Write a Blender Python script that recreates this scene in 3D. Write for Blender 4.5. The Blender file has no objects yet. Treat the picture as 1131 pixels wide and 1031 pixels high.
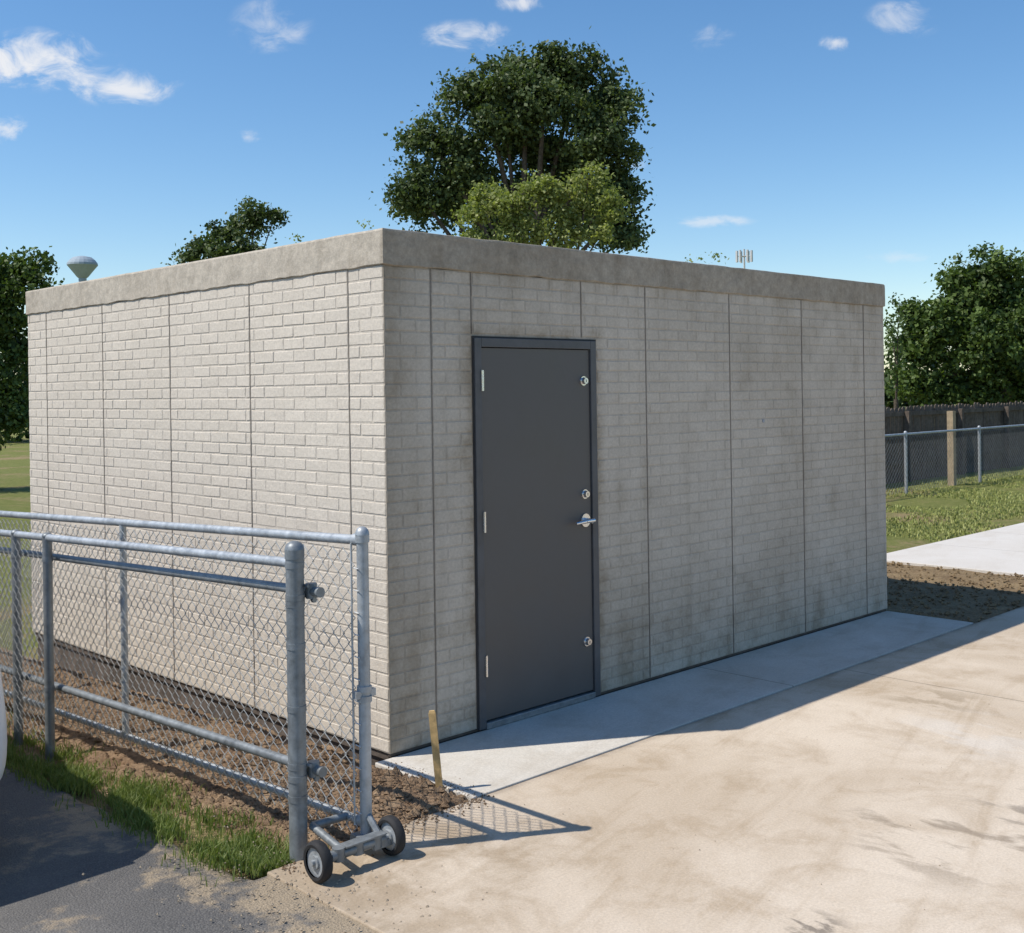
import bpy, math, random
import numpy as np
from mathutils import Vector, Matrix, noise
random.seed(7); rng=np.random.default_rng(7)
scene=bpy.context.scene
COL=scene.collection

# ------------------------------------------------------------------ frame
# world x runs along the shaded (door) wall, world y along the sunlit wall; origin = near corner
CAM=Vector((-3.646,-4.631,1.861))
RX,RY=0.7133,-0.7009
FX,FY=0.7009,0.7133
def site(X,Y,Z=0.0):
    return Vector((CAM.x+X*RX+Y*FX, CAM.y+X*RY+Y*FY, Z))

# ------------------------------------------------------------------ node helpers
class G:
    def __init__(s,nt):
        s.nt=nt
    def n(s,t,**k):
        nd=s.nt.nodes.new(t)
        for a,b in k.items():
            setattr(nd,a,b)
        return nd
    def l(s,a,b): s.nt.links.new(a,b)
    def setin(s,inp,v):
        if isinstance(v,bpy.types.NodeSocket): s.l(v,inp)
        else: inp.default_value=v
    def math(s,op,a,b=0.0,c=None,clamp=False):
        nd=s.n('ShaderNodeMath',operation=op,use_clamp=clamp)
        s.setin(nd.inputs[0],a); s.setin(nd.inputs[1],b)
        if c is not None: s.setin(nd.inputs[2],c)
        return nd.outputs[0]
    def vmath(s,op,a,b):
        nd=s.n('ShaderNodeVectorMath',operation=op)
        s.setin(nd.inputs[0],a); s.setin(nd.inputs[1],b)
        return nd
    def noise(s,vec,scale,detail=4,rough=0.6,dist=0.0):
        nd=s.n('ShaderNodeTexNoise')
        if vec is not None: s.l(vec,nd.inputs['Vector'])
        nd.inputs['Scale'].default_value=scale; nd.inputs['Detail'].default_value=min(detail,4)
        nd.inputs['Roughness'].default_value=rough; nd.inputs['Distortion'].default_value=dist
        return nd.outputs['Fac']
    def mapr(s,v,a,b,c=0.0,d=1.0,smooth=False):
        nd=s.n('ShaderNodeMapRange'); nd.clamp=True
        if smooth: nd.interpolation_type='SMOOTHSTEP'
        s.setin(nd.inputs[0],v)
        for i,x in enumerate((a,b,c,d)): nd.inputs[i+1].default_value=x
        return nd.outputs[0]
    def mix(s,f,a,b,blend='MIX'):
        nd=s.n('ShaderNodeMix',data_type='RGBA',blend_type=blend)
        s.setin(nd.inputs[0],f)
        for i,x in ((6,a),(7,b)):
            if isinstance(x,tuple) and len(x)==3: x=(*x,1)
            s.setin(nd.inputs[i],x)
        return nd.outputs[2]
    def scalevec(s,v,sc,rot=0.0):
        nd=s.n('ShaderNodeMapping'); s.l(v,nd.inputs[0]); nd.inputs['Scale'].default_value=sc
        if rot:
            nd.vector_type='TEXTURE'; nd.inputs['Rotation'].default_value=(0,0,rot); nd.inputs['Scale'].default_value=(1/sc[0],1/sc[1],1/sc[2])
        return nd.outputs[0]
    def scaled(s,col,f):
        nd=s.n('ShaderNodeVectorMath',operation='SCALE'); s.l(col,nd.inputs[0]); s.setin(nd.inputs['Scale'],f)
        return nd.outputs[0]
    def bump(s,h,strength=0.5,dist=0.01,prev=None):
        nd=s.n('ShaderNodeBump'); nd.inputs['Strength'].default_value=strength; nd.inputs['Distance'].default_value=dist
        s.l(h,nd.inputs['Height'])
        if prev is not None: s.l(prev,nd.inputs['Normal'])
        return nd.outputs[0]

def newmat(name,rough=0.8,metal=0.0,spec=0.3):
    m=bpy.data.materials.new(name); m.use_nodes=True
    g=G(m.node_tree); b=m.node_tree.nodes['Principled BSDF']
    b.inputs['Roughness'].default_value=rough; b.inputs['Metallic'].default_value=metal
    b.inputs['Specular IOR Level'].default_value=spec
    tc=g.n('ShaderNodeTexCoord')
    geo=g.n('ShaderNodeNewGeometry')
    return m,g,b,geo.outputs['Position'],tc.outputs['Object']

def simple(name,col,rough=0.6,metal=0.0,spec=0.4,var=0.15,scale=20,bumpd=0.0):
    m,g,b,P,O=newmat(name,rough,metal,spec)
    n=g.noise(P,scale,4,0.65); n2=g.noise(P,scale*0.15,2)
    f=g.math('ADD',g.mapr(n,0.3,0.7,1-var,1+var),g.mapr(n2,0.3,0.7,-var*.6,var*.6))
    rgb=g.n('ShaderNodeRGB'); rgb.outputs[0].default_value=(*col,1)
    g.l(g.scaled(rgb.outputs[0],f),b.inputs['Base Color'])
    g.l(g.mapr(n,0.3,0.7,max(rough-.1,0.02),min(rough+.1,1)),b.inputs['Roughness'])
    if bumpd: g.l(g.bump(n,0.6,bumpd),b.inputs['Normal'])
    return m

# ------------------------------------------------------------------ mesh helpers
def mkobj(name,verts,faces,mat=None,parent=None,tone=None,smooth=False):
    me=bpy.data.meshes.new(name); me.from_pydata([tuple(v) for v in verts],[],[tuple(f) for f in faces])
    if tone is not None:
        at=me.attributes.new('tone','FLOAT','POINT'); at.data.foreach_set('value',np.asarray(tone,dtype=np.float32))
    if smooth: me.polygons.foreach_set('use_smooth',[True]*len(me.polygons))
    me.update()
    o=bpy.data.objects.new(name,me); COL.objects.link(o)
    if mat: me.materials.append(mat)
    if parent: o.parent=parent
    return o
def empty(name,loc=(0,0,0)):
    e=bpy.data.objects.new(name,None); COL.objects.link(e); e.empty_display_size=.2
    return e
def boxvf(x0,x1,y0,y1,z0,z1):
    v=[(x0,y0,z0),(x1,y0,z0),(x1,y1,z0),(x0,y1,z0),(x0,y0,z1),(x1,y0,z1),(x1,y1,z1),(x0,y1,z1)]
    f=[(0,3,2,1),(4,5,6,7),(0,1,5,4),(1,2,6,5),(2,3,7,6),(3,0,4,7)]
    return v,f
def box(name,x0,x1,y0,y1,z0,z1,mat,parent=None,bev=0.0):
    v,f=boxvf(x0,x1,y0,y1,z0,z1)
    o=mkobj(name,v,f,mat,parent)
    if bev:
        md=o.modifiers.new('b','BEVEL'); md.width=bev; md.segments=2
    return o
class MB:
    def __init__(s): s.v=[]; s.f=[]
    def add(s,v,f):
        k=len(s.v); s.v+=[tuple(a) for a in v]; s.f+=[tuple(i+k for i in q) for q in f]
    def tube(s,p,q,r,n=8,r2=None,cap=True):
        p=Vector(p); q=Vector(q); d=(q-p)
        if d.length<1e-6: return
        d.normalize(); a=Vector((0,0,1)) if abs(d.z)<.9 else Vector((1,0,0))
        u=d.cross(a).normalized(); w=d.cross(u)
        if r2 is None: r2=r
        v=[];f=[]
        for c,rr in ((p,r),(q,r2)):
            for i in range(n):
                t=2*math.pi*i/n
                v.append(c+u*math.cos(t)*rr+w*math.sin(t)*rr)
        for i in range(n):
            j=(i+1)%n; f.append((i,j,n+j,n+i))
        if cap: f.append(tuple(range(n-1,-1,-1))); f.append(tuple(range(n,2*n)))
        s.add(v,f)
    def box(s,*a): s.add(*boxvf(*a))
    def dome(s,c,r,h,n=14,m=4):
        v=[];f=[]
        for k in range(m):
            t=k/m*math.pi/2
            for i in range(n):
                a=2*math.pi*i/n
                v.append((c[0]+r*math.cos(t)*math.cos(a),c[1]+r*math.cos(t)*math.sin(a),c[2]+h*math.sin(t)))
        v.append((c[0],c[1],c[2]+h))
        for k in range(m-1):
            for i in range(n):
                j=(i+1)%n; f.append((k*n+i,k*n+j,(k+1)*n+j,(k+1)*n+i))
        for i in range(n): f.append(((m-1)*n+i,(m-1)*n+(i+1)%n,m*n))
        s.add(v,f)
    def obj(s,name,mat,parent=None,smooth=False):
        o=mkobj(name,s.v,s.f,mat,parent,smooth=False)
        if smooth:
            for p in o.data.polygons: p.use_smooth=len(p.vertices)<=4
            md=o.modifiers.new('es','EDGE_SPLIT'); md.split_angle=math.radians(40)
        return o

# ------------------------------------------------------------------ MATERIALS
def precast(name,base,dark,is_brick=True,cap=False):
    m,g,b,P,O=newmat(name,0.9,0,0.2)
    big=g.noise(P,0.9,4,0.65,0.4)
    med=g.noise(P,4.5,4,0.7)
    fine=g.noise(P,55,3,0.75)
    st=g.noise(g.scalevec(P,(9,9,0.7)),1.0,3,0.6)
    sep=g.n('ShaderNodeSeparateXYZ'); g.l(P,sep.inputs[0])
    x,y,z=sep.outputs
    f=g.mapr(big,0.38,0.70,0.16,0.50,True)
    f=g.math('ADD',f,g.mapr(st,0.48,0.78,0,0.22,True))
    f=g.math('ADD',f,g.mapr(med,0.44,0.76,0,0.28,True))
    low=g.mapr(z,0.9,0.0,0,1,True)
    f=g.math('ADD',f,g.math('MULTIPLY',low,g.mapr(med,0.35,0.65,0.1,0.45)))
    if not cap:
        doorwall=g.mapr(y,0.02,-0.001,0.20,0.9)  # stains strengthened on the door wall, painting its shaded side darker too
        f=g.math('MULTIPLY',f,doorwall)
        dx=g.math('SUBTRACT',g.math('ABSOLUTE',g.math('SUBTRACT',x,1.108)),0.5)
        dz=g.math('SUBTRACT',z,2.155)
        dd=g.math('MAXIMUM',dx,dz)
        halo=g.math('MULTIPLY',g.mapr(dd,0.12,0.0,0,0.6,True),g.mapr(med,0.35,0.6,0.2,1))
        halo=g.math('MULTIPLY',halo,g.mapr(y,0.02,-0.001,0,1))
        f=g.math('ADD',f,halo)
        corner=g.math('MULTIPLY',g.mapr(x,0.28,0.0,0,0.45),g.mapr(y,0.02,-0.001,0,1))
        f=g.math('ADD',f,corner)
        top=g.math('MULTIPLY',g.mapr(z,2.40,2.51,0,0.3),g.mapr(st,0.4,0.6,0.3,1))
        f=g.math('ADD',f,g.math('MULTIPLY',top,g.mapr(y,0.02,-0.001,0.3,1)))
    else:
        f=g.math('ADD',f,g.mapr(y,0.02,-0.001,-0.25,0.12))  # shade put into the colour: roof edge darker on the door side
    f=g.math('MAXIMUM',g.math('MINIMUM',f,0.95),0)
    c=g.mix(f,base,dark)
    val=g.mapr(fine,0.3,0.7,0.88,1.11)
    if is_brick:
        at=g.n('ShaderNodeAttribute'); at.attribute_name='tone'
        val=g.math('MULTIPLY',val,at.outputs['Fac'])
    if cap:
        val=g.math('MULTIPLY',val,g.mapr(g.noise(P,16,4,0.75),0.3,0.7,0.80,1.16))
    c=g.scaled(c,val)
    g.l(c,b.inputs['Base Color'])
    h=g.math('ADD',g.math('MULTIPLY',fine,0.5),g.noise(P,20,3,0.7))
    g.l(g.bump(h,0.5,0.0055 if not cap else 0.006),b.inputs['Normal'])
    return m
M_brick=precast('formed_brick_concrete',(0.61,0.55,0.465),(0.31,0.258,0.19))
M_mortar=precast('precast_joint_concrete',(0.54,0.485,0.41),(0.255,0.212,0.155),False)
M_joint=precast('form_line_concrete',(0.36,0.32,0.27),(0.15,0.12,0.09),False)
M_cap=precast('roof_slab_concrete',(0.46,0.41,0.335),(0.24,0.195,0.14),False,True)
M_found=simple('foundation_concrete',(0.12,0.10,0.085),0.95,0,0.1,0.3,12,0.01)  # dark concrete colour also holds the shadow line under the walls
M_door=simple('painted_steel_door',(0.100,0.094,0.089),0.45,0,0.4,0.08,3)
M_frame=simple('painted_steel_frame',(0.085,0.086,0.090),0.45,0,0.4,0.2,9)
M_caulk_gap=simple('dark_sealant_and_gaps',(0.045,0.043,0.042),0.9)
M_chrome=simple('satin_chrome',(0.72,0.72,0.72),0.25,1.0,0.5,0.05)
M_galv=simple('galvanised_steel',(0.38,0.405,0.42),0.5,0.4,0.5,0.22,26)
M_galvd=simple('weathered_galvanised_steel',(0.22,0.24,0.25),0.5,0.4,0.5,0.25,22)
M_wire=simple('chain_link_wire',(0.52,0.53,0.52),0.5,0.25,0.5,0.12)
M_wired=simple('dull_chain_link_wire',(0.20,0.21,0.21),0.6,0.2,0.4,0.2)
M_rubber=simple('tyre_rubber',(0.025,0.025,0.026),0.75,0,0.3,0.3,40)
M_stake=simple('raw_pine_stake',(0.56,0.38,0.17),0.8,0,0.2,0.25,30,0.003)

def concrete_ground(name,base,dirt,joints,smudges,amount=1.0):
    m,g,b,P,O=newmat(name,0.85,0,0.25)
    big=g.noise(P,0.55,4,0.62,0.9); med=g.noise(P,2.6,4,0.72,0.5); fine=g.noise(P,90,3,0.8)
    streak=g.noise(g.scalevec(P,(0.6,5,1),0.25),1.0,4,0.7,0.5)
    f=g.mapr(big,0.36,0.68,0,0.7*amount,True)
    f=g.math('ADD',f,g.mapr(med,0.45,0.72,0,0.55*amount,True))
    f=g.math('ADD',f,g.mapr(streak,0.50,0.72,0,0.4*amount,True))
    f=g.math('MINIMUM',f,1.0)
    c=g.mix(f,base,dirt)
    sep=g.n('ShaderNodeSeparateXYZ'); g.l(P,sep.inputs[0])
    for (sx,sy,r,sc,thr,col,st) in smudges:
        vx=g.math('SUBTRACT',sep.outputs[0],sx); vy=g.math('SUBTRACT',sep.outputs[1],sy)
        d=g.math('SQRT',g.math('ADD',g.math('MULTIPLY',vx,vx),g.math('MULTIPLY',vy,vy)))
        nn=g.noise(g.scalevec(P,(sc,sc*0.4,1)),1.0,4,0.6,0.3)
        mk=g.math('MULTIPLY',g.mapr(d,r,r*0.3,0,1,True),g.mapr(nn,thr-.04,thr+0.08,0,st,True))
        c=g.mix(mk,c,col)
    jm=None
    for ax,pos in joints:
        d=g.math('ABSOLUTE',g.math('SUBTRACT',sep.outputs[ax],pos))
        k=g.mapr(d,0.004,0.009,1,0)
        jm=k if jm is None else g.math('MAXIMUM',jm,k)
    if name=='driveway_concrete':
        d=g.mapr(sep.outputs[1],-0.80,-0.738,0,0.5,True)
        c=g.mix(g.math('MULTIPLY',d,g.mapr(med,0.35,0.6,0.2,1)),c,(0.16,0.125,0.09))
        vx=g.math('SUBTRACT',sep.outputs[0],-0.75); vy=g.math('SUBTRACT',sep.outputs[1],-1.0)
        d=g.math('SQRT',g.math('ADD',g.math('MULTIPLY',vx,vx),g.math('MULTIPLY',vy,vy)))
        c=g.mix(g.math('MULTIPLY',g.mapr(d,1.0,0.1,0,.75,True),g.mapr(med,0.38,0.6,0.1,1)),c,(0.30,0.225,0.145))
        c=g.mix(g.math('MULTIPLY',g.mapr(sep.outputs[0],-1.0,-1.2,0,.7,True),g.mapr(med,0.4,0.6,0.2,1)),c,(0.33,0.26,0.18))
    val=g.mapr(fine,0.25,0.75,0.82,1.16)
    c=g.scaled(c,val)
    h=g.math('ADD',g.math('MULTIPLY',fine,0.6),g.noise(P,18,3,0.7))
    if jm is not None:
        c=g.mix(g.math('MULTIPLY',jm,0.5),c,(0.14,0.115,0.09))
        h=g.math('SUBTRACT',h,g.math('MULTIPLY',jm,2.0))
    g.l(c,b.inputs['Base Color'])
    g.l(g.bump(h,0.45,0.005),b.inputs['Normal'])
    return m
mud=(0.22,0.17,0.12); wet=(0.18,0.15,0.12); pale=(0.62,0.59,0.54)
M_slab=concrete_ground('driveway_concrete',(0.61,0.52,0.41),(0.43,0.34,0.24),[(1,-3.75),(0,3.2),(0,7.4)],
   [(0.95,-2.5,0.65,6,0.56,mud,0.65),(1.5,-2.75,0.5,8,0.57,wet,0.6),(-0.14,-2.5,0.16,16,0.50,wet,0.8),(2.88,-1.5,0.4,7,0.53,(0.3,0.23,0.15),0.6),
    (2.4,-2.0,0.6,4,0.5,pale,0.35)],1.0)
M_apron=concrete_ground('new_walk_concrete',(0.60,0.565,0.50),(0.45,0.40,0.325),[(0,2.6)],[],0.8)
M_pad=concrete_ground('sidewalk_concrete',(0.62,0.59,0.54),(0.5,0.45,0.38),[(0,9.3),(0,10.8),(0,12.3)],[],0.5)

def asphalt():
    m,g,b,P,O=newmat('asphalt',0.92,0,0.25)
    vo=g.n('ShaderNodeTexVoronoi'); vo.inputs['Scale'].default_value=110; g.l(P,vo.inputs['Vector'])
    fine=g.noise(P,150,3,0.8); big=g.noise(P,1.1,4,0.65,0.5); med=g.noise(P,5,4,0.7)
    c=g.mix(g.mapr(big,0.35,0.65,0,1),(0.105,0.102,0.098),(0.155,0.147,0.136))
    c=g.mix(g.mapr(vo.outputs['Distance'],0.1,0.5,0.35,0),c,(0.25,0.24,0.22))
    sep=g.n('ShaderNodeSeparateXYZ'); g.l(P,sep.inputs[0])
    edge=g.mapr(sep.outputs[0],-1.75,-1.2,0,0.19,True)
    edge=g.math('MULTIPLY',edge,g.mapr(sep.outputs[1],1.0,-0.4,0.2,1))
    sand=g.mapr(g.math('ADD',g.math('ADD',g.math('MULTIPLY',med,0.6),g.math('MULTIPLY',big,0.4)),edge),0.54,0.66,0,0.75,True)
    c=g.mix(sand,c,(0.38,0.30,0.20))
    c=g.scaled(c,g.mapr(fine,0.25,0.75,0.65,1.35))
    g.l(c,b.inputs['Base Color'])
    h=g.math('ADD',vo.outputs['Distance'],fine)
    g.l(g.bump(h,0.7,0.006),b.inputs['Normal'])
    return m
M_asph=asphalt()
def dirt_mat(name,a,bc):
    m,g,b,P,O=newmat(name,0.97,0,0.1)
    n1=g.noise(P,6,4,0.75,0.3); n2=g.noise(P,45,4,0.8)
    c=g.mix(g.mapr(n1,0.35,0.65),a,bc); c=g.scaled(c,g.mapr(n2,0.25,0.75,0.55,1.4))
    g.l(c,b.inputs['Base Color'])
    g.l(g.bump(g.math('ADD',n1,n2),0.9,0.02),b.inputs['Normal'])
    return m
M_dirt=dirt_mat('bare_soil',(0.20,0.13,0.08),(0.33,0.235,0.15))
M_dirt2=dirt_mat('dry_soil',(0.20,0.14,0.08),(0.30,0.22,0.125))
def terrain_mat():
    m,g,b,P,O=newmat('lawn_and_soil',0.95,0,0.1)
    n1=g.noise(P,0.45,4,0.65,0.4); n2=g.noise(P,9,4,0.8); n3=g.noise(P,70,3,0.8)
    gcol=g.mix(g.mapr(n2,0.3,0.7),(0.15,0.18,0.045),(0.27,0.27,0.095))
    sep=g.n('ShaderNodeSeparateXYZ'); g.l(P,sep.inputs[0])
    left=g.mapr(sep.outputs[0],1.0,-2.0,0,0.12)
    f=g.mapr(g.math('ADD',g.math('ADD',g.math('MULTIPLY',n1,0.75),g.math('MULTIPLY',n2,0.25)),left),0.50,0.62,0,0.85,True)
    c=g.mix(f,gcol,(0.36,0.27,0.15))
    c=g.scaled(c,g.mapr(n3,0.25,0.75,0.7,1.3))
    g.l(c,b.inputs['Base Color']); g.l(g.bump(g.math('ADD',n2,n3),1.0,0.03),b.inputs['Normal'])
    return m
M_terr=terrain_mat()
def leafmat(name,c1,c2,trans=0.35):
    m=bpy.data.materials.new(name); m.use_nodes=True; g=G(m.node_tree); nt=m.node_tree
    b=nt.nodes['Principled BSDF']; out=nt.nodes['Material Output']
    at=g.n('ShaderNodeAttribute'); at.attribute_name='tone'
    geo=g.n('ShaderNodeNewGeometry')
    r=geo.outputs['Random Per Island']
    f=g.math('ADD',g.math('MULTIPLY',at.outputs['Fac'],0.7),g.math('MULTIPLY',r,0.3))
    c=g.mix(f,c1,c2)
    g.l(c,b.inputs['Base Color']); b.inputs['Roughness'].default_value=0.55; b.inputs['Specular IOR Level'].default_value=0.3
    if trans>0:
        t=g.n('ShaderNodeBsdfTranslucent'); g.l(g.mix(1.0,c,(1.1,1.25,0.5),'MULTIPLY'),t.inputs[0])
        ms=g.n('ShaderNodeMixShader'); ms.inputs[0].default_value=trans
        g.l(b.outputs[0],ms.inputs[1]); g.l(t.outputs[0],ms.inputs[2]); g.l(ms.outputs[0],out.inputs[0])
    return m
M_leaf=leafmat('cottonwood_leaves',(0.034,0.060,0.020),(0.155,0.20,0.07),.25)
M_leafY=leafmat('elm_leaves_yellow_green',(0.16,0.20,0.05),(0.42,0.44,0.17),0.4)
M_leafR=leafmat('oak_leaves',(0.024,0.050,0.013),(0.15,0.215,0.05),.25)
M_leafD=leafmat('distant_leaves',(0.03,0.05,0.015),(0.09,0.13,0.04),0)
M_grass=leafmat('grass_blades',(0.09,0.15,0.03),(0.26,0.29,0.095),0.3)
M_lawn=leafmat('lawn_blades',(0.18,0.225,0.05),(0.36,0.36,0.13),0)
M_bark=simple('bark',(0.10,0.08,0.06),0.95,0,0.1,0.35,18,0.03)
M_wood=simple('tree_shaded_wood_fence',(0.13,0.105,0.085),0.9,0,0.15,0.35,14,0.01)  # dark brown has the shade of the trees put into the colour
M_woodpost=simple('tan_wood_post',(0.36,0.28,0.18),0.9,0,0.15,0.25,14)

# ------------------------------------------------------------------ GROUND
def slope(x,y):
    f=min(max((0.6-x)/0.6,0),1)
    return -0.035*min(max(y+0.7,0),6.5)*f
def tz(x,y):
    return -0.06+slope(x,y)
def grid(name,xs,ys,zf,mat):
    v=[(x,y,zf(x,y)) for y in ys for x in xs]; nx=len(xs)
    f=[(j*nx+i,j*nx+i+1,(j+1)*nx+i+1,(j+1)*nx+i) for j in range(len(ys)-1) for i in range(nx-1)]
    return mkobj(name,v,f,mat,smooth=True)
near=list(np.arange(-16,30.1,1.0))
far=[-900,-500,-250,-120,-60,-30]
xs=far+near+[40,60,120,250,500,900]; ys=far+near+[40,60,120,250,500,900]
grid('ground',xs,ys,tz,M_terr)
ax_=list(np.linspace(-14,-1.35,24))+[-1.27,-1.2]
def az(x,y):
    z=-0.008+slope(x,y)+0.006*noise.noise((x*1.3,y*1.3,0))
    if x>-1.22 and y>-0.75: z-=0.07
    if -1.3<x<-1.22 and y>-0.75: z-=0.02+0.03*noise.noise((x*9,y*7,3))
    return z
grid('asphalt_pavement',ax_,list(np.arange(-14,-1,0.5))+list(np.arange(-1,9,0.06)),az,M_asph)
def slabgrid(name,x0,x1,y0,y1,z,mat,th=0.12):
    return box(name,x0,x1,y0,y1,z-th,z,mat,bev=0.006)
slabgrid('concrete_driveway',-1.2,16,-14,-0.738,0.0,M_slab)
slabgrid('concrete_walkway',-0.10,5.20,-0.730,0.0,0.004,M_apron)
slabgrid('concrete_sidewalk',7.8,18,-0.72,1.6,0.0,M_pad)
def dz(x,y):
    b=-0.035+slope(x,y)
    b+=0.035*noise.fractal((x*3.1,y*3.1,1.7),0.9,2.1,4)+0.02*noise.noise((x*14,y*14,3))
    b+=0.06*math.exp(-(((x+0.28)/0.22)**2+((y+0.42)/0.3)**2))
    b+=0.03*math.exp(-((x+0.25)/0.25)**2)
    if x<-0.95: b-=0.5*(-0.95-x)*0.25
    ex=max(0,x+0.14) if y<0 else 0
    ey=max(0,-0.70-y)
    return b-0.55*ex-0.9*ey
grid('bare_soil_strip',list(np.arange(-1.16,0.04,0.02)),list(np.arange(-0.80,6.4,0.022)),dz,M_dirt)
grid('soil_patch',list(np.arange(5.16,7.86,0.05)),list(np.arange(-0.76,3.4,0.05)),
     lambda x,y:-0.022+0.02*noise.fractal((x*2.5,y*2.5,5),0.9,2,4)-max(0,y-2.6)*0.06,M_dirt2)
mb=MB()
def clod(mb,c,r):
    v=[];
    for d in ((1,0,0),(0,1,0),(-1,0,0),(0,-1,0),(0,0,1),(0,0,-1)):
        k=r*random.uniform(.6,1.25); v.append((c[0]+d[0]*k,c[1]+d[1]*k,c[2]+d[2]*k*.8))
    mb.add(v,[(0,1,4),(1,2,4),(2,3,4),(3,0,4),(1,0,5),(2,1,5),(3,2,5),(0,3,5)])
for i in range(5200):
    x=random.uniform(-1.0,-0.02); y=random.uniform(-0.76,4.5) if i%2 else random.uniform(-0.78,0.6)
    if y<0 and x>-0.10: continue
    clod(mb,(x,y,dz(x,y)+0.002),min(0.03,random.expovariate(1/0.008)+0.003))
for i in range(900):
    x=random.gauss(-0.1,0.05); y=random.uniform(-0.8,-0.05)
    if i%2: x=random.uniform(-1.15,-0.1); y=random.gauss(-0.76,0.05)
    clod(mb,(x,y,0.003 if (y<-0.74 or x>-0.1) else dz(x,y)),random.uniform(0.002,0.008))
mb.obj('soil_clods',M_dirt)
mb=MB()
for i in range(1500):
    x=random.uniform(5.25,7.8); y=random.uniform(-0.7,2.6)
    clod(mb,(x,y,-0.01),random.uniform(0.006,0.025))
mb.obj('soil_clods',M_dirt2)
mb=MB()
for i in range(420):
    x=random.gauss(-1.22,0.22); y=random.gauss(-0.95,0.3)
    clod(mb,(x,y,0.001),random.uniform(0.002,0.008))
for i in range(120):
    clod(mb,(random.uniform(-1,4),random.uniform(-3.5,-0.8),0.002),random.uniform(0.0015,0.004))
mb.obj('gravel',simple('gravel',(0.33,0.27,0.2),0.9,0,0.2,0.3,60))

def blades(name,pts,hmin,hmax,w,mat):
    n=len(pts); P=np.array(pts); a=rng.uniform(0,2*np.pi,n); h=rng.uniform(hmin,hmax,n)*rng.uniform(0.5,1,n)
    ww=w*rng.uniform(.6,1.3,n); lean=rng.normal(0,0.45,(n,2))*h[:,None]
    V=np.zeros((n,5,3))
    d=np.stack([np.cos(a),np.sin(a)],1)
    V[:,0,:2]=P[:,:2]-d*ww[:,None]; V[:,1,:2]=P[:,:2]+d*ww[:,None]
    V[:,2,:2]=P[:,:2]+d*ww[:,None]*.8+lean*.35; V[:,3,:2]=P[:,:2]-d*ww[:,None]*.8+lean*.35; V[:,4,:2]=P[:,:2]+lean
    V[:,0,2]=P[:,2]-.01; V[:,1,2]=P[:,2]-.01; V[:,2,2]=P[:,2]+h*.55; V[:,3,2]=P[:,2]+h*.55; V[:,4,2]=P[:,2]+h
    faces=[]
    for i in range(n):
        k=5*i; faces.append((k,k+1,k+2,k+3)); faces.append((k+3,k+2,k+4))
    tone=np.repeat(rng.uniform(0,1,n),5)
    return mkobj(name,V.reshape(-1,3),faces,mat,tone=tone)
pts=[]
while len(pts)<19000:
    y=-0.72+5.2*random.random()**1.3
    k2=noise.noise((y*2.3,4,1))
    x=random.gauss(-1.13+.06*k2,0.095+.03*k2)
    if x<-1.46 or x>-0.72: continue
    k=noise.noise((x*5,y*3.2,9))
    if k<-0.12 and random.random()<.88: continue
    pts.append((x,y,(-0.008+slope(x,y)) if x<-1.2 else tz(x,y)+0.03))
blades('grass_strip',pts,0.02,0.075,0.0026,M_grass)
pts=[]
for i in range(50000):
    x=random.uniform(6.5,24); y=random.uniform(1.62,6.0)
    if x<7.8 and y<2.7: continue
    if noise.noise((x*.6,y*.6,2))<-0.2: continue
    pts.append((x,y,-0.06))
blades('lawn',pts,0.02,0.06,0.009,M_lawn)
pts=[]
for i in range(25000):
    x=random.uniform(-7,0.0); y=random.uniform(5.0,22)
    if noise.noise((x*.4,y*.4,4))<0.08: continue
    pts.append((x,y,tz(x,y)))
blades('rough_grass',pts,0.04,0.12,0.01,M_lawn)

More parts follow.
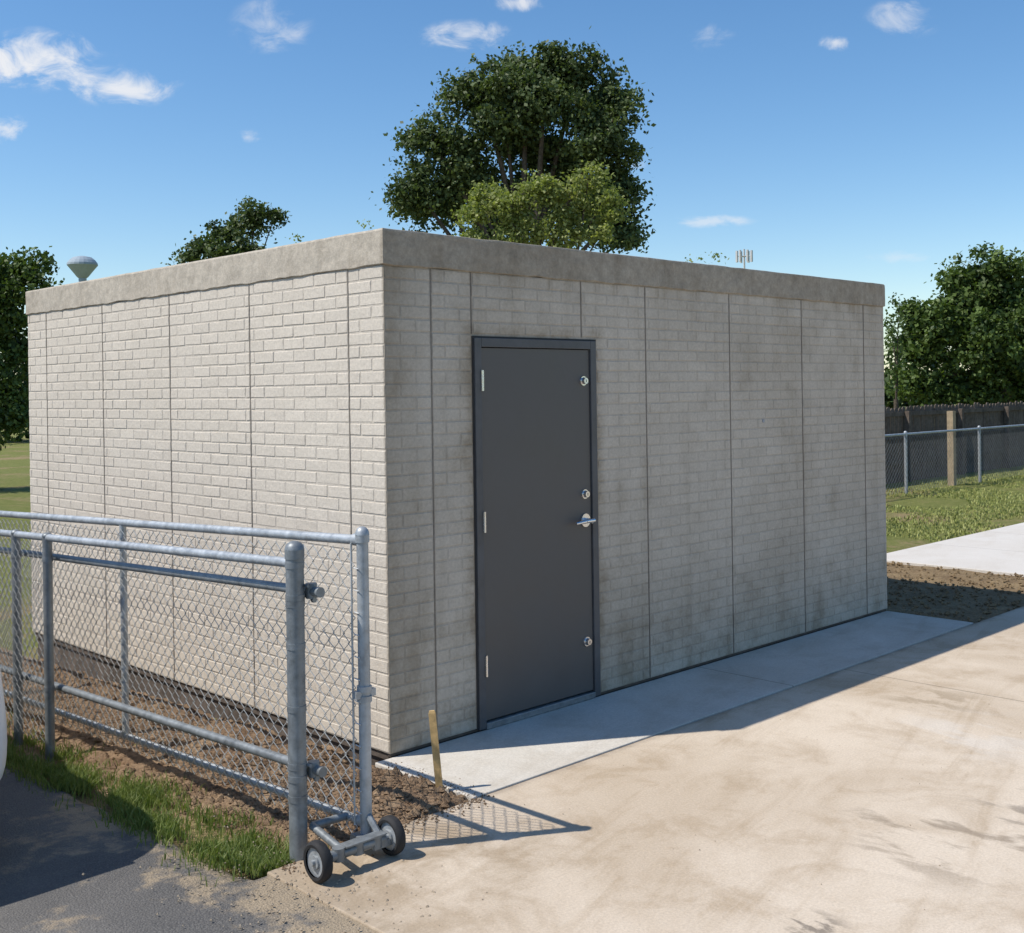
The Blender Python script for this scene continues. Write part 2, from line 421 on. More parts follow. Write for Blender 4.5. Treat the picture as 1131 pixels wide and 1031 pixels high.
# ------------------------------------------------------------------ BUILDING
B=empty('precast_concrete_utility_building')
LX,LY,HT=5.216,4.51,2.70; ZB=0.022; ZC=2.512; TH=0.15
DX0,DX1,DZ=0.609,1.608,2.155
mb=MB()
mb.box(0,DX0,0,TH,ZB,ZC); mb.box(DX1,LX,0,TH,ZB,ZC); mb.box(DX0,DX1,0,TH,DZ,ZC)
mb.box(0,TH,TH,LY,ZB,ZC); mb.box(LX-TH,LX,TH,LY,ZB,ZC); mb.box(TH,LX-TH,LY-TH,LY,ZB,ZC)
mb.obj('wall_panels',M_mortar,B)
def brickwall(name,fr,L,joints,hole=None,dep=0.0024):
    V=[];F=[];T=[]
    ch=(ZC-ZB)/37.0; bl=0.2032; mj=0.0036
    js=[0.0]+joints+[L]
    for r in range(37):
        z0=ZB+r*ch+mj; z1=ZB+(r+1)*ch-mj
        off=-(0.5*bl if r%2 else 0)
        for p in range(len(js)-1):
            a0=js[p]+(0.005 if p else 0.0); a1=js[p+1]-(0.005 if p<len(js)-2 else 0.0)
            k0=int(math.floor((a0-off)/bl))-1
            k=k0
            while off+k*bl<a1:
                s=max(off+k*bl+mj,a0); e=min(off+(k+1)*bl-mj,a1); k+=1
                if e-s<0.012: continue
                segs=[(s,e)]
                if hole and z0<hole[2]+0.012:
                    segs=[]
                    if s<hole[0]-0.012: segs.append((s,min(e,hole[0]-0.012)))
                    if e>hole[1]+0.012: segs.append((max(s,hole[1]+0.012),e))
                for s2,e2 in segs:
                    if e2-s2<0.012: continue
                    wear=noise.noise(fr(s2,0,z0)[:2]+(z0*1.3,))
                    b=len(V); d=dep*(1+.45*wear)+random.uniform(-0.0009,0.0010); q=0.0035
                    j=lambda:random.uniform(-.0020,.0020)
                    for (aa,zz) in ((s2,z0),(e2,z0),(e2,z1),(s2,z1)): V.append(fr(aa+0,-0.0015,zz))
                    for (aa,zz) in ((s2+q+j(),z0+q+j()),(e2-q+j(),z0+q+j()),(e2-q+j(),z1-q+j()),(s2+q+j(),z1-q+j())): V.append(fr(aa,d+j()*.35,zz))
                    F+= [(b+4,b+5,b+6,b+7),(b,b+1,b+5,b+4),(b+1,b+2,b+6,b+5),(b+2,b+3,b+7,b+6),(b+3,b,b+4,b+7)]
                    t=random.gauss(1.0,0.018); T+=[t]*8
    return mkobj(name,V,F,M_brick,B,tone=T)
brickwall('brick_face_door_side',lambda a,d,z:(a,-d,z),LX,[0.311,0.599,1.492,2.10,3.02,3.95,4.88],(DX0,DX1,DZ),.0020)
brickwall('brick_face_sunny_side',lambda a,d,z:(-d,a,z),LY,[0.303,1.27,2.23,3.20,4.16],None,.0024)
brickwall('brick_face_end',lambda a,d,z:(LX+d,a,z),LY,[0.9,1.8,2.7,3.6])
brickwall('brick_face_rear',lambda a,d,z:(a,LY+d,z),LX,[0.9,1.8,2.7,3.6,4.5])
mb=MB()
for a in [0.311,2.10,3.02,3.95,4.88]: mb.box(a-0.0025,a+0.0025,-0.0050,-0.0002,ZB,ZC-.002)
for a in [0.599,1.492]: mb.box(a-0.0025,a+0.0025,-0.0050,-0.0002,DZ+0.02,ZC-.002)
for a in [0.303,1.27,2.23,3.20,4.16]: mb.box(-0.0050,-0.0002,a-0.0025,a+0.0025,ZB,ZC-.002)
mb.obj('form_lines',M_joint,B)
def roof():
    e=0.012; x0,x1,y0,y1=-e,LX+e,-e,LY+e
    me_v=[];f=[]
    per=[]
    def side(p,q,n):
        for i in range(n): t=i/n; per.append((p[0]+(q[0]-p[0])*t,p[1]+(q[1]-p[1])*t))
    side((x0,y0),(x1,y0),200); side((x1,y0),(x1,y1),110); side((x1,y1),(x0,y1),130); side((x0,y1),(x0,y0),180)
    n=len(per); zs=[ZC+0.001,ZC+0.006,ZC+.05,ZC+.1,ZC+.15,HT-.012,HT-.003,HT]
    ins=[0.008,0,0,0,0,0,0.004,0.012]
    for z,i_ in zip(zs,ins):
        for (x,y) in per:
            k=0.003*noise.fractal((x*5,y*5,z*9),0.9,2,4)-i_
            ddx=(1 if x>x1-1e-6 else -1 if x<x0+1e-6 else 0); ddy=(1 if y>y1-1e-6 else -1 if y<y0+1e-6 else 0)
            zz=z+(0.003*noise.fractal((x*4,y*4,2),.9,2,3) if z>HT-.02 else 0)+(0.008*noise.fractal((x*6,y*6,7),.9,2,3) if z<ZC+.01 else 0)
            if z<ZC+.01: zz=max(zz,ZC-0.004)
            me_v.append((x+ddx*k,y+ddy*k,zz))
    for r in range(len(zs)-1):
        for i in range(n):
            j=(i+1)%n; f.append((r*n+i,r*n+j,(r+1)*n+j,(r+1)*n+i))
    f.append(tuple(range((len(zs)-1)*n,len(zs)*n))); f.append(tuple(range(n-1,-1,-1)))
    mkobj('roof_slab',me_v,f,M_cap,B)
roof()
mb=MB(); mb.box(0.03,LX-.03,0.03,LY-.03,-0.5,ZB-0.001); mb.obj('foundation',M_found,B)
mb=MB(); mb.box(0.008,LX-.012,0.008,0.029,0.0045,ZB-.001)
mb.box(0.012,0.029,0.03,LY-.03,-0.02,ZB-.001)
mb.obj('wall_gap_shade',M_found,B)  # dark strips painting the shadow line below the wall panels
fw=0.05
mb=MB()
mb.box(DX0,DX0+fw,-0.016,0.12,0.012,DZ); mb.box(DX1-fw,DX1,-0.016,0.12,0.012,DZ); mb.box(DX0+fw+.0005,DX1-fw-.0005,-0.016,0.12,DZ-fw,DZ)
o=mb.obj('door_frame',M_frame,B); md=o.modifiers.new('b','BEVEL'); md.width=.003; md.segments=2
mb=MB()
mb.box(DX0+fw,DX0+fw+.014,0.032,0.05,0.03,DZ-fw); mb.box(DX1-fw-.014,DX1-fw,0.032,0.05,0.03,DZ-fw)
mb.obj('leaf_gap_shade',M_caulk_gap,B)  # dark strips painting the shadow gap between leaf and frame
box('door_leaf',DX0+fw+.004,DX1-fw-.004,-0.004,0.04,0.052,DZ-fw-.004,M_door,B,.002)
box('door_threshold',DX0+fw+.001,DX1-fw-.001,-0.02,0.11,0.0055,0.042,M_galvd,B,.004)
mb=MB()
c=0.009
mb.box(DX0-c,DX0-.0005,-0.0065,-0.0005,ZB,DZ+c); mb.box(DX1+.0005,DX1+c,-0.0065,-0.0005,ZB,DZ+c); mb.box(DX0,DX1,-0.0065,-0.0005,DZ+.0005,DZ+c)
mb.obj('door_sealant',M_caulk_gap,B)
mb=MB()
for hz in (1.92,1.144,0.355):
    mb.tube((DX0+fw+.001,-.020,hz-.057),(DX0+fw+.001,-.020,hz+.057),.009,12)
    mb.box(DX0+fw+.006,DX0+fw+.022,-.0065,-.0045,hz-.055,hz+.055)
    for k in (-.02,.02): mb.tube((DX0+fw+.001,-.020,hz+k-.001),(DX0+fw+.001,-.020,hz+k+.001),.0098,12)
mb.obj('hinges',M_chrome,B,True)
mb=MB()
hx=1.497
def rosette(x,z,r,dep):
    mb.tube((x,-.004,z),(x,-.012,z),r,20,r*.95); mb.tube((x,-.012,z),(x,-.012-dep,z),r*.72,20,r*.6)
for z,r in ((1.915,.030),(1.237,.030),(0.353,.030)): rosette(hx,z,r,.02)
mb.tube((hx,-.004,1.08),(hx,-.014,1.08),.040,22); mb.tube((hx,-.014,1.08),(hx,-.065,1.08),.014,12)
mb.tube((hx+.014,-.066,1.082),(hx-.06,-.068,1.082),.0135,12,.012); mb.tube((hx-.06,-.068,1.082),(hx-.128,-.052,1.073),.012,12,.009)
mb.obj('lever_handle_and_deadbolts',M_chrome,B,True)
for i,z in enumerate((1.915,1.237,0.353)):
    box('key_slot_%d'%(i+1),hx-.0015,hx+.0015,-.0335,-.0322,z-.008,z+.008,M_caulk_gap,B)
mb=MB(); mb.tube((3.42,0,1.62),(3.42,-.009,1.62),.012,10); mb.obj('wall_plug',simple('plug',(.35,.36,.38),.6),B)

# ------------------------------------------------------------------ FENCE + GATE
SL=-0.038
def mesh_link(mb,P0,dirv,L,zb,zt,sl,W=0.071,r=0.0017,amp=0.004,nn=3):
    d=Vector(dirv); nrm=Vector((-d.y,d.x,0)); n=int(L/(W/2)); m=int((zt-zb)/(W/2))
    for k in range(n):
        prev=None
        for j in range(m+1):
            s=(k+(1 if (j+k)%2==0 else 0))*W/2
            off=amp*(1 if (j+k)%2==0 else -1)
            p=Vector(P0)+d*s+nrm*off; p.z=zb+j*W/2+sl*s
            wob=0.002
            p+=Vector((random.uniform(-wob,wob),random.uniform(-wob,wob),random.uniform(-wob,wob)))
            if prev is not None: mb.tube(prev,p,r,nn,cap=False)
            prev=p
FN=empty('chain_link_fence')
fx=-1.033; fy0=-0.712
def fz(y,z): return z+SL*(y-fy0)
mb=MB()
mb.tube((fx,fy0,-0.15),(fx,fy0,1.235),.0365,18); mb.dome((fx,fy0,1.237),.040,.035)
mb.tube((fx,fy0,1.20),(fx,fy0,1.237),.0395,18)
for z in (1.175,1.045,1.02,0.37,0.32,.24,.6,.85): mb.tube((fx,fy0,z-.012),(fx,fy0,z+.012),.0390,18)
mb.obj('terminal_post',M_galvd,FN,True)
mb=MB()
for t,h in ((2.41,1.10),(2.85,1.10),(5.4,1.1)):
    y=fy0+t; zb=slope(fx,y)-.15
    mb.tube((fx,y,zb),(fx,y,fz(y,1.19)),.026,14); mb.dome((fx,y,fz(y,1.19)),.029,.02)
    for z in (1.06,.35): mb.tube((fx,y,fz(y,z)-.012),(fx,y,fz(y,z)+.012),.029,14)
mb.obj('line_posts',M_galvd,FN,True)
mb=MB()
y1=6.3
mb.tube((fx-.0,fy0+.03,1.18),(fx-.0,y1,fz(y1,1.18)),.0205,12)
mb.obj('top_rail',M_galv,FN,True)
mb=MB()
for z in (1.065,0.345):
    mb.tube((fx+.064,fy0-.08,z),(fx+.064,y1,fz(y1,z)),.0195,12)
    mb.tube((fx+.064,fy0-.085,z),(fx+.064,fy0-.07,z),.0215,12)
    mb.tube((fx,fy0,z-.02),(fx+.064,fy0,z-.02),.008,8)
mb.obj('guide_rails',M_galvd,FN,True)
mb=MB()
for z in (1.065,0.345):
    mb.tube((fx+.03,fy0-.05,z+.025),(fx+.03,fy0+.05,z+.025),.007,8); mb.tube((fx+.064,fy0-.02,z-.03),(fx+.064,fy0-.02,z+.03),.0235,12)
    mb.tube((fx+.064,fy0-.03,z-.035),(fx+.064,fy0-.045,z-.035),.012,6)
mb.obj('roller_brackets',M_galvd,FN,True)
mb=MB()
mesh_link(mb,(fx-.022,fy0+2.41,0),(0,1,0),3.8,0.05-0.038*2.41,1.16-0.038*2.41,SL,r=.0020)
mb.obj('chain_link_fabric',M_wire,FN)

GT=empty('rolling_chain_link_gate')
gx=-0.805; gy=-0.859
mb=MB()
mb.tube((gx,gy,0.075),(gx,gy,1.285),.0245,16); mb.dome((gx,gy,1.285),.030,.035)
mb.tube((gx,gy,1.255),(gx,gy,1.29),.029,16)
for z in (.62,.66): mb.tube((gx,gy,z-.012),(gx,gy,z+.012),.031,16)
mb.box(gx-.05,gx+.05,gy-.012,gy+.012,.625,.655)
mb.obj('end_post',M_galv,GT,True)
mb=MB()
gy1=5.6
def gz(y,z): return z+SL*(y-gy)
mb.tube((gx,gy+.02,1.262),(gx,gy1,gz(gy1,1.262)),.0205,12)
mb.tube((gx,gy+.02,.115),(gx,gy1,gz(gy1,.115)),.0175,12)
mb.tube((gx,gy1,gz(gy1,.1)),(gx,gy1,gz(gy1,1.26)),.0205,12)
for yy in (gy+2.12,gy+4.4): mb.tube((gx,yy,gz(yy,.115)),(gx,yy,gz(yy,1.262)),.0185,12)
mb.tube((gx,gy-.005,1.262),(gx,gy+.05,1.262),.026,12)
mb.tube((gx,gy-.005,.115),(gx,gy+.05,.115),.024,12)
mb.obj('gate_frame',M_galv,GT,True)
mb=MB()
mesh_link(mb,(gx-.024,gy+.03,0),(0,1,0),gy1-gy-.05,.06,1.265,SL,r=.0023)
for z in np.arange(.16,1.2,.09): mb.tube((gx-.024,gy+.03,z),(gx-.03,gy-.01,z),.0025,4)
mb.tube((gx-.024,gy+.045,.1),(gx-.024,gy+.045,1.25),.004,6)
mb.obj('chain_link_fabric',M_wire,GT)
mb=MB()
wy=-0.965
mb.tube((-1.14,wy,.078),(-.735,wy,.078),.009,10)
mb.tube((-1.06,wy,.078),(-.80,wy,.078),.021,12)
mb.box(-.86,-.775,wy-.02,gy+.035,.05,.075); mb.box(-1.0,-.80,wy-.025,wy+.025,.10,.106)
mb.tube((-1.0,wy+.02,.09),(-.985,gy+.12,.12),.016,10)
mb.tube((-.985,gy+.12,.12),(gx,gy+.12,.115),.016,10)
mb.tube((-.81,wy,.078),(gx,gy,.16),.014,8)
for x in (-1.02,-.93,-.84): mb.tube((x,wy,.055),(x,wy,.105),.026,10)
mb.obj('axle_carrier',M_galvd,GT,True)
def wheel(name,x):
    mb=MB()
    prof=[(-.020,.055),(-.022,.066),(-.016,.075),(-.006,.078),(.006,.078),(.016,.075),(.022,.066),(.020,.055)]
    n=32; v=[];f=[]
    for (dx,r) in prof:
        for i in range(n):
            a=2*math.pi*i/n; v.append((x+dx,wy+r*math.cos(a),.079+r*math.sin(a)))
    for k in range(len(prof)-1):
        for i in range(n):
            j=(i+1)%n; f.append((k*n+i,k*n+j,(k+1)*n+j,(k+1)*n+i))
    mb.add(v,f); mb.obj(name+'_tyre',M_rubber,GT,True)
    mb=MB()
    mb.tube((x-.012,wy,.079),(x+.012,wy,.079),.056,28); mb.tube((x-.02,wy,.079),(x+.02,wy,.079),.026,16); mb.tube((x-.032,wy,.079),(x+.032,wy,.079),.011,10)
    mb.obj(name+'_hub',M_galv,GT,True)
wheel('wheel_1',-1.115); wheel('wheel_2',-.762)

S=MB()
p0=site(-.352,5.357,-.12); p1=site(-.395,5.372,.375)
ax=(p1-p0).normalized(); u=ax.cross(Vector((RX,RY,0))).normalized(); w=ax.cross(u).normalized()
hw,hd=.0165,.009; v=[]
for c in (p0,p1-ax*.012):
    for su,sw in ((-1,-1),(1,-1),(1,1),(-1,1)): v.append(c+w*hw*sw+u*hd*su)
for su,sw in ((-1,-1),(1,-1),(1,1),(-1,1)): v.append(p1+w*hw*sw*.75+u*hd*su*.75)
S.add(v,[(0,3,2,1),(0,1,5,4),(1,2,6,5),(2,3,7,6),(3,0,4,7),(4,5,9,8),(5,6,10,9),(6,7,11,10),(7,4,8,11),(8,9,10,11)])
S.obj('wooden_survey_stake',M_stake)

# ------------------------------------------------------------------ background fences
CF=empty('chain_link_fence.001')
mb=MB(); yb=5.0
for x in [12.5,15.53,18.56,21.6,24.6,27.6]: mb.tube((x,yb,-.1),(x,yb,1.03),.03,10); mb.dome((x,yb,1.03),.032,.03,10,3)
mb.tube((11,yb,1.0),(34,yb,1.0),.021,8)
mb.obj('posts_and_rail',M_galv,CF,True)
mb=MB(); mesh_link(mb,(11,yb-.03,0),(1,0,0),15.0,-.02,1.0,0,0.10,.0026,.003)
mb.obj('chain_link_fabric',M_wired,CF)
WF=empty('wooden_privacy_fence')
mb=MB(); x=6.0
while x<40:
    w=.14; h=1.44+random.uniform(-.03,.03)
    v=[(x,6.3,-.2),(x+w,6.3,-.2),(x+w,6.3,h-.04),(x+w*.75,6.3,h),(x+w*.25,6.3,h),(x,6.3,h-.04)]
    dy=random.uniform(-.008,.008)
    v=[(a,b+dy,c) for a,b,c in v]; v2=[(a,b+.018,c) for a,b,c in v]
    k=[(0,1,2,3,4,5),(11,10,9,8,7,6)]+[(i,(i+6),((i+1)%6)+6,(i+1)%6) for i in range(6)]
    mb.add(v+v2,k); x+=w+.018
mb.obj('pickets',M_wood,WF)
mb=MB()
for z in (.3,.8,1.25): mb.box(6,40,6.255,6.29,z,z+.085)
x=6
while x<40: mb.box(x,x+.09,6.16,6.25,-.2,1.35); x+=2.4
mb.obj('rails_and_posts',M_wood,WF)
mb=MB()
mb.box(17.68,17.80,5.12,5.24,-.1,1.36); mb.obj('wooden_post',M_woodpost)

# ------------------------------------------------------------------ TREES
def tree(name,Y,blobs,leafmat_,base_px,leaf=0.10,dens=1.0,depth=0.8,trunk=.18,clump=.30,limbs=True,seed=1,per=46,core=True,child=4,mainf=.9):
    R=np.random.default_rng(seed); T=empty(name)
    cents=[];norms=[];tones=[];tips=[];sizes=[]
    allb=[]
    for i,b in enumerate(blobs):
        allb.append((*b,i,True))
        for k in range(child):
            a=R.uniform(0,2*np.pi); e=R.uniform(-.6,.9); s=R.uniform(.28,.5); rr=R.uniform(.75,1.08)
            allb.append((b[0]+rr*b[2]*math.cos(a)*math.cos(e)*.95,b[1]+rr*b[3]*math.sin(e+.1),b[2]*s,b[3]*s*R.uniform(.7,1.1),
                         b[4]+rr*(b[2]+b[3])/2*depth*math.sin(a)*math.cos(e),i,False))
    for (bx,bz,rw,rh,dy,ib,main_) in allb:
        if main_: rw*=mainf; rh*=mainf
        rd=(rw+rh)/2*depth
        area=(rw*rh+rw*rd+rh*rd)
        n=int(dens*5.2*area/(clump*clump*3.0))+2
        u=R.normal(size=(n,3)); u/=np.linalg.norm(u,axis=1)[:,None]
        rad=R.uniform(.3,1.15,n)**.8
        for i in range(n):
            q=u[i]*rad[i]
            c=np.array([bx+q[0]*rw, Y+dy+q[1]*rd, bz+q[2]*rh])
            tips.append((c,ib))
            m=int(per*R.uniform(.4,1.5)); s=clump*R.uniform(.5,1.2)
            g_=R.normal(size=(m,3))*np.array([s,s,s*.7])*.5
            g_[:,2]-=np.abs(g_[:,0])*.25
            cents.append(c+g_); nn=u[i]*.6+R.normal(size=(m,3))*.8+np.array([0,0,.3]); norms.append(nn)
            tones.append(np.full(m,np.clip(R.normal(.45,.30),0,1))); sizes.append(np.full(m,leaf))
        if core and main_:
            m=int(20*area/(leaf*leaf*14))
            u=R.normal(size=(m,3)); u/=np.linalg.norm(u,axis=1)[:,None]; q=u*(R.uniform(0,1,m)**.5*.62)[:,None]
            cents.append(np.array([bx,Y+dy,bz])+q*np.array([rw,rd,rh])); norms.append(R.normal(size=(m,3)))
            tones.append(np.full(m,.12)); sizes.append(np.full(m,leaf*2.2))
    C=np.concatenate(cents); N=np.concatenate(norms); TT=np.concatenate(tones); SZ=np.concatenate(sizes)
    N/=np.linalg.norm(N,axis=1)[:,None]
    a=R.normal(size=C.shape); U=np.cross(N,a); U/=np.linalg.norm(U,axis=1)[:,None]; W=np.cross(N,U)
    l=(SZ*R.uniform(.6,1.3,len(C)))[:,None]
    V=np.stack([C-U*l*.5,C+W*l*.34,C+U*l*.5,C-W*l*.34],1).reshape(-1,3)
    Wd=np.empty_like(V); Wd[:,0]=CAM.x+V[:,0]*RX+V[:,1]*FX; Wd[:,1]=CAM.y+V[:,0]*RY+V[:,1]*FY; Wd[:,2]=V[:,2]
    n=len(C); me=bpy.data.meshes.new(name+'_foliage')
    me.vertices.add(4*n); me.vertices.foreach_set('co',Wd.ravel())
    me.loops.add(4*n); me.loops.foreach_set('vertex_index',np.arange(4*n,dtype=np.int32))
    me.polygons.add(n); me.polygons.foreach_set('loop_start',np.arange(0,4*n,4,dtype=np.int32))
    try: me.polygons.foreach_set('loop_total',np.full(n,4,dtype=np.int32))
    except Exception: pass
    me.update(calc_edges=True); me.validate()
    at=me.attributes.new('tone','FLOAT','POINT'); at.data.foreach_set('value',np.repeat(TT,4).astype(np.float32))
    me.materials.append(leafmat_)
    o=bpy.data.objects.new('foliage',me); COL.objects.link(o); o.parent=T
    if limbs:
        mb=MB(); bx,fork=base_px
        p=site(bx,Y,-.3); q=site(bx,Y,fork)
        mb.tube(p,q,trunk*1.25,12,trunk)
        for ib,(cx,cz,rw,rh,dy) in enumerate(blobs):
            e=site(cx,Y+dy,cz); mid=(q+e)*.5+Vector((R.uniform(-.15,.15),R.uniform(-.15,.15),.15))
            r=trunk*.4*min(1,(rw+rh)/2.0)+.015
            mb.tube(q,mid,r,8,r*.7); mb.tube(mid,e,r*.7,8,r*.35)
            sel=[t for t in tips if t[1]==ib]
            for t in sel[::7]:
                tt=site(t[0][0],t[0][1],t[0][2]); mb.tube(e,tt,r*.2,5,.005,cap=False)
        mb.obj('trunk_and_limbs',M_bark,T,True)
    return n
def blobs_at(Y,lst):
    s=Y/1272.0; out=[]
    for t in lst:
        u,v,ru,rv=t[:4]; dy=t[4] if len(t)>4 else 0
        du=u-565.5; dv=v-432
        out.append(((du-.0141*dv)*s,(-(dv+.0141*du))*s+1.861,ru*s,rv*s,dy))
    return out
tot=0
main=[(478,158,32,34),(460,210,22,38),(492,212,34,42,.5),(514,180,22,34),(528,200,22,36,.3),
 (535,108,36,42),(582,82,44,30),(637,84,44,28),(672,116,28,42),(600,122,52,38,-.4),(560,145,38,28),(660,155,42,40,-.3),
 (600,165,48,34,.4),(682,205,22,48),(672,245,30,36),(640,215,40,40,.5),(585,210,44,40,.5),(540,230,40,40,.5),(694,262,14,22)]
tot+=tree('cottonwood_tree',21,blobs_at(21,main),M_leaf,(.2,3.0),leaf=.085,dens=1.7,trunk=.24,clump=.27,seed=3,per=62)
yel=[(520,238,14,16),(540,222,18,20),(562,238,20,22),(584,226,18,24),(606,212,20,22),(628,222,20,20),(650,198,18,20),(666,220,16,20),(640,246,24,20,.2),(600,252,26,18),(560,262,26,16),(668,250,18,20),(624,266,30,14),(524,264,14,10)]
tot+=tree('elm_tree',17,blobs_at(17,yel),M_leafY,(.5,2.6),leaf=.06,dens=1.0,trunk=.10,clump=.17,seed=5,per=40,core=False,child=6,mainf=.8)
tot+=tree('locust_tree',28,blobs_at(28,[(280,243,25,18),(250,258,22,16),(228,272,16,10),(303,240,8,7),(265,278,38,16),(210,284,8,5)]),M_leaf,(-6.5,4.0),leaf=.10,dens=1.3,trunk=.15,clump=.28,seed=8,per=52)
tot+=tree('oak_tree',24,blobs_at(24,[(24,303,36,26),(0,345,46,36),(18,385,24,28),(-30,320,50,50),(5,430,34,34),(-40,400,50,60),(14,460,24,28),(-30,470,60,28)]),M_leafR,(-11,2.0),leaf=.10,dens=1.3,clump=.3,seed=9,per=56,child=3)
tot+=tree('oak_tree.001',33,blobs_at(33,[(1090,308,42,34),(1058,340,44,34),(1125,345,50,50),(1028,372,34,34),(1085,385,52,40,-.6),(1004,385,20,34),(1010,425,30,22),(1070,428,44,24),(1130,420,50,34),(1180,330,60,60),(1200,410,60,40),(1050,312,14,14),(1012,345,14,14)]),M_leafR,(14.0,2.2),leaf=.14,dens=1.4,clump=.38,seed=11,trunk=.28,per=60)
tot+=tree('shrub',30,blobs_at(30,[(992,345,7,22),(985,370,9,26),(985,410,16,28)]),M_leafR,(10,1.5),leaf=.10,dens=1.0,clump=.25,seed=12,per=18,trunk=.06,core=False,child=1)
tot+=tree('sapling_tree',26,blobs_at(26,[(790,283,9,7),(768,288,12,4),(405,248,9,4),(325,263,7,4)]),M_leafY,(4.4,4.2),leaf=.07,dens=.9,clump=.2,seed=13,per=10,trunk=.05,limbs=False,core=False,child=0)
bl=[]
for i in range(46):
    a=-70+140*i/45
    X=55*math.sin(math.radians(a)); Yd=55*math.cos(math.radians(a))
    bl.append((X,1.6+random.uniform(-.3,.6),3.0,2.2+random.uniform(-.4,.6),Yd-55))
tot+=tree('distant_trees',55,bl,M_leafD,(0,0),leaf=.4,dens=.55,clump=1.0,limbs=False,seed=20,per=40,child=1)
print('leaves',tot)

# ------------------------------------------------------------------ water tower & cell mast
WT=empty('water_tower'); mb=MB()
c=site(-(565.5-93)/1272*120,120); zc=(432-293+6)/1272*120+1.86
M_tank=simple('painted_tank',(.30,.36,.41),.7,0,.3,.1,1)
def ring(mb,c,prof,n=20):
    v=[];f=[]
    for z,r in prof:
        for i in range(n):
            a=2*math.pi*i/n+.3; v.append((c.x+r*math.cos(a),c.y+r*math.sin(a),z))
    for k in range(len(prof)-1):
        for i in range(n):
            j=(i+1)%n; f.append((k*n+i,k*n+j,(k+1)*n+j,(k+1)*n+i))
    f.append(tuple(range((len(prof)-1)*n,len(prof)*n))); mb.add(v,f)
ring(mb,c,[(-.2,.5),(zc-1.3,.4),(zc-1.2,.55),(zc-.5,1.1),(zc+.05,1.55),(zc+.25,1.52),(zc+.55,1.3),(zc+.85,.95),(zc+1.0,.3)])
mb.obj('tank_and_pedestal',M_tank,WT)
CT=empty('cell_tower'); mb=MB()
c=site((824-565.5)/1272*160,160); zc=(432-283-4)/1272*160+1.86
mb.tube(c+Vector((0,0,-.2)),c+Vector((0,0,zc+1)),.22,8,.12)
for i in range(6):
    a=i*math.pi/3; d=Vector((math.cos(a),math.sin(a),0))*1.0
    mb.tube(c+Vector((0,0,zc)),c+d+Vector((0,0,zc)),.06,5)
    mb.box(c.x+d.x-.13,c.x+d.x+.13,c.y+d.y-.13,c.y+d.y+.13,zc-.8,zc+.8)
mb.obj('mast_and_antennas',simple('mast_grey',(.5,.5,.5),.6),CT)

# ------------------------------------------------------------------ parked car (mostly outside the frame, its shadow is inside)
CR=empty('white_parked_car')
M_paint=simple('white_car_paint',(.72,.72,.72),.25,0,.5,.03,2)
M_glass=simple('dark_glass',(.015,.017,.02),.08,0,.6,.05,2)
cx=-2.68
def carloft(name,secs,mat,sub=2):
    v=[];f=[];n=None
    for (y,hw,z0,z1,top) in secs:
        ring_=[(-hw*.93,z0),(-hw,z0+.12),(-hw,(z0+z1)/2),(-hw*.96,z1-.08),(-hw*top,z1),(0,z1+.02),(hw*top,z1),(hw*.96,z1-.08),(hw,(z0+z1)/2),(hw,z0+.12),(hw*.93,z0),(0,z0)]
        n=len(ring_)
        for x,z in ring_: v.append((cx+x,y,z+slope(-1.5,max(y,0))*.5))
    for k in range(len(secs)-1):
        for i in range(n):
            j=(i+1)%n; f.append((k*n+i,k*n+j,(k+1)*n+j,(k+1)*n+i))
    f.append(tuple(range(n-1,-1,-1))); f.append(tuple(range((len(secs)-1)*n,len(secs)*n)))
    o=mkobj(name,v,f,mat,CR,smooth=True); md=o.modifiers.new('s','SUBSURF'); md.levels=sub; md.render_levels=sub
    return o
carloft('body',[(.0,.62,.32,.58,.8),(.03,.74,.28,.72,.86),(.15,.86,.24,.92,.88),(.5,.92,.22,1.10,.92),(1.2,.93,.22,1.14,.92),(2.6,.93,.22,1.14,.92),(3.9,.92,.24,1.14,.9),(4.4,.86,.28,1.05,.85),(4.52,.74,.34,.8,.8)],M_paint)
carloft('cabin_glass',[(1.25,.80,1.0,1.10,.9),(1.9,.78,1.0,1.52,.82),(2.4,.76,1.0,1.62,.8),(3.4,.76,1.0,1.62,.8),(4.1,.78,1.0,1.42,.8),(4.35,.80,1.0,1.05,.85)],M_glass)
carloft('roof_skin',[(1.9,.60,1.56,1.57,.9),(2.2,.62,1.62,1.65,.9),(3.5,.62,1.62,1.65,.9),(3.9,.60,1.54,1.56,.9)],M_paint)
mb=MB(); mh=MB()
for sx in (-1,1):
    for y in (.95,3.6):
        x=cx+sx*.83; mb.tube((x-.11,y,.32),(x+.115,y,.32),.33,28); mh.tube((x-.12,y,.32),(x+.125,y,.32),.20,20)
mb.obj('tyres',M_rubber,CR,True); mh.obj('wheel_rims',M_galv,CR,True)
mb=MB(); mb.box(cx-.4,cx+.4,-.012,.02,.40,.52); mb.obj('grille',M_caulk_gap,CR)
mb=MB()
for sx in (-1,1): mb.box(cx+sx*.62-.12,cx+sx*.62+.12,.05,.16,.60,.72)
mb.obj('headlamps',M_chrome,CR)

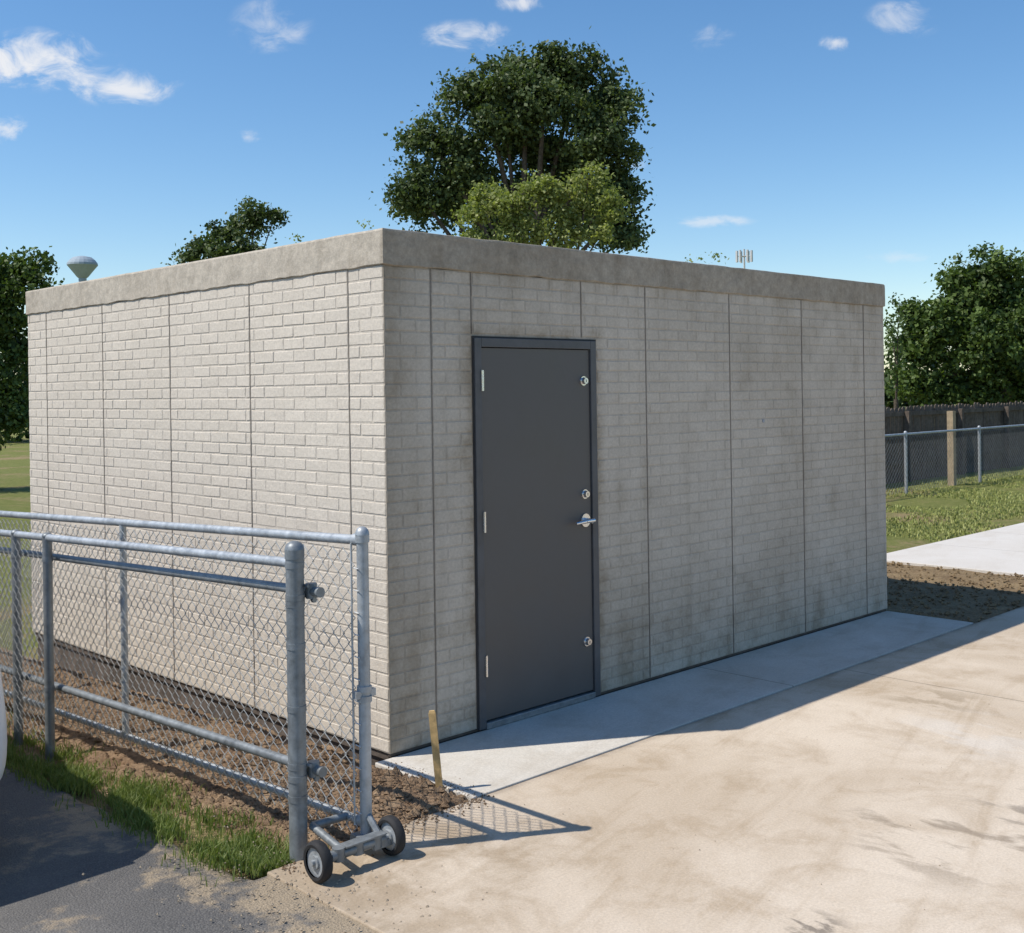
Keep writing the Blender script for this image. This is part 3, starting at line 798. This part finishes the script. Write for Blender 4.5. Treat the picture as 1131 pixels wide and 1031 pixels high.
# ------------------------------------------------------------------ LIGHT, SKY
EL=math.radians(54.5)
hs=Vector((-.8524,.5222,0)).normalized()
to_sun=Vector((hs.x*math.cos(EL),hs.y*math.cos(EL),math.sin(EL)))
sl=bpy.data.lights.new('sun','SUN'); sl.energy=4.9; sl.angle=math.radians(.5); sl.color=(1.0,.94,.86)
so=bpy.data.objects.new('sun',sl); COL.objects.link(so); so.rotation_euler=to_sun.to_track_quat('Z','Y').to_euler()
w=bpy.data.worlds.new('World'); scene.world=w; w.use_nodes=True
g=G(w.node_tree); bg=w.node_tree.nodes['Background']
sky=g.n('ShaderNodeTexSky'); sky.sky_type='NISHITA'; sky.sun_disc=False
sky.sun_elevation=EL; sky.sun_rotation=math.atan2(hs.x,hs.y)
sky.air_density=1.0; sky.dust_density=0.4; sky.ozone_density=1.9; sky.altitude=200
hsv=g.n('ShaderNodeHueSaturation'); hsv.inputs['Saturation'].default_value=1.24; hsv.inputs['Value'].default_value=1.05
g.l(sky.outputs[0],hsv.inputs['Color'])
tc=g.n('ShaderNodeTexCoord'); D=tc.outputs['Generated']
fx_=g.vmath('DOT_PRODUCT',D,(FX,FY,0)).outputs['Value']
rx_=g.vmath('DOT_PRODUCT',D,(RX,RY,0)).outputs['Value']
sz=g.n('ShaderNodeSeparateXYZ'); g.l(D,sz.inputs[0])
fpos=g.math('MAXIMUM',fx_,0.05)
p=g.math('DIVIDE',rx_,fpos); q=g.math('DIVIDE',sz.outputs[2],fpos)
comb=g.n('ShaderNodeCombineXYZ'); g.l(p,comb.inputs[0]); g.l(q,comb.inputs[1])
wv=g.scalevec(comb.outputs[0],(1,1.6,1))
nd=g.n('ShaderNodeTexNoise'); g.l(wv,nd.inputs['Vector']); nd.inputs['Scale'].default_value=24; nd.inputs['Detail'].default_value=6; nd.inputs['Roughness'].default_value=.62; nd.inputs['Distortion'].default_value=.6
nzz=nd.outputs['Fac']
tm=None
for (u,v,ru,rv,st) in [(35,66,66,26,1),(90,82,36,18,.85),(138,98,48,16,.95),(8,143,20,13,.9),(300,28,34,24,.5),(515,40,38,14,.8),(575,3,26,8,.85),(1000,20,34,16,.55),(922,47,15,8,.75),(785,245,36,6,.55),(275,152,12,7,.5),(702,182,10,5,.4),(785,42,24,12,.35),(990,284,30,6,.3)]:
    du=u-565.5; dv=v-432
    px_=(du-.0141*dv)/1272; qy=-(dv+.0141*du)/1272
    a=g.math('DIVIDE',g.math('SUBTRACT',p,px_),ru/1272*1.45); b_=g.math('DIVIDE',g.math('SUBTRACT',q,qy),rv/1272*1.45)
    d=g.math('SQRT',g.math('ADD',g.math('MULTIPLY',a,a),g.math('MULTIPLY',b_,b_)))
    k=g.math('ADD',g.math('MULTIPLY',g.math('SUBTRACT',1.0,d),.75),g.math('MULTIPLY',g.math('SUBTRACT',nzz,.5),2.8))
    k=g.math('MULTIPLY',g.mapr(k,.0,.95,0,1,True),g.mapr(d,1.1,.6,0,st,True))
    tm=k if tm is None else g.math('MAXIMUM',tm,k)
tm=g.math('MULTIPLY',tm,g.mapr(fx_,.1,.2,0,1))
c=g.mix(g.math('MULTIPLY',tm,.92),hsv.outputs[0],(6.1,6.15,6.3))
g.l(c,bg.inputs['Color']); bg.inputs['Strength'].default_value=.145

# ------------------------------------------------------------------ CAMERA
cd=bpy.data.cameras.new('camera'); co=bpy.data.objects.new('camera',cd); COL.objects.link(co)
r0=Vector((RX,RY,0)); f0=Vector((FX,FY,0)); z0=Vector((0,0,1))
right=(r0-.0141*z0).normalized(); up=(z0+.0141*r0).normalized(); back=-f0
Mx=Matrix((right,up,back)).transposed().to_4x4(); Mx.translation=CAM
co.matrix_world=Mx
cd.sensor_fit='HORIZONTAL'; cd.sensor_width=36; cd.lens=36*1272/1131; cd.shift_y=-83.5/1131; cd.clip_start=.05; cd.clip_end=3000
scene.camera=co
scene.view_settings.view_transform='Standard'; scene.view_settings.look='None'; scene.view_settings.exposure=0
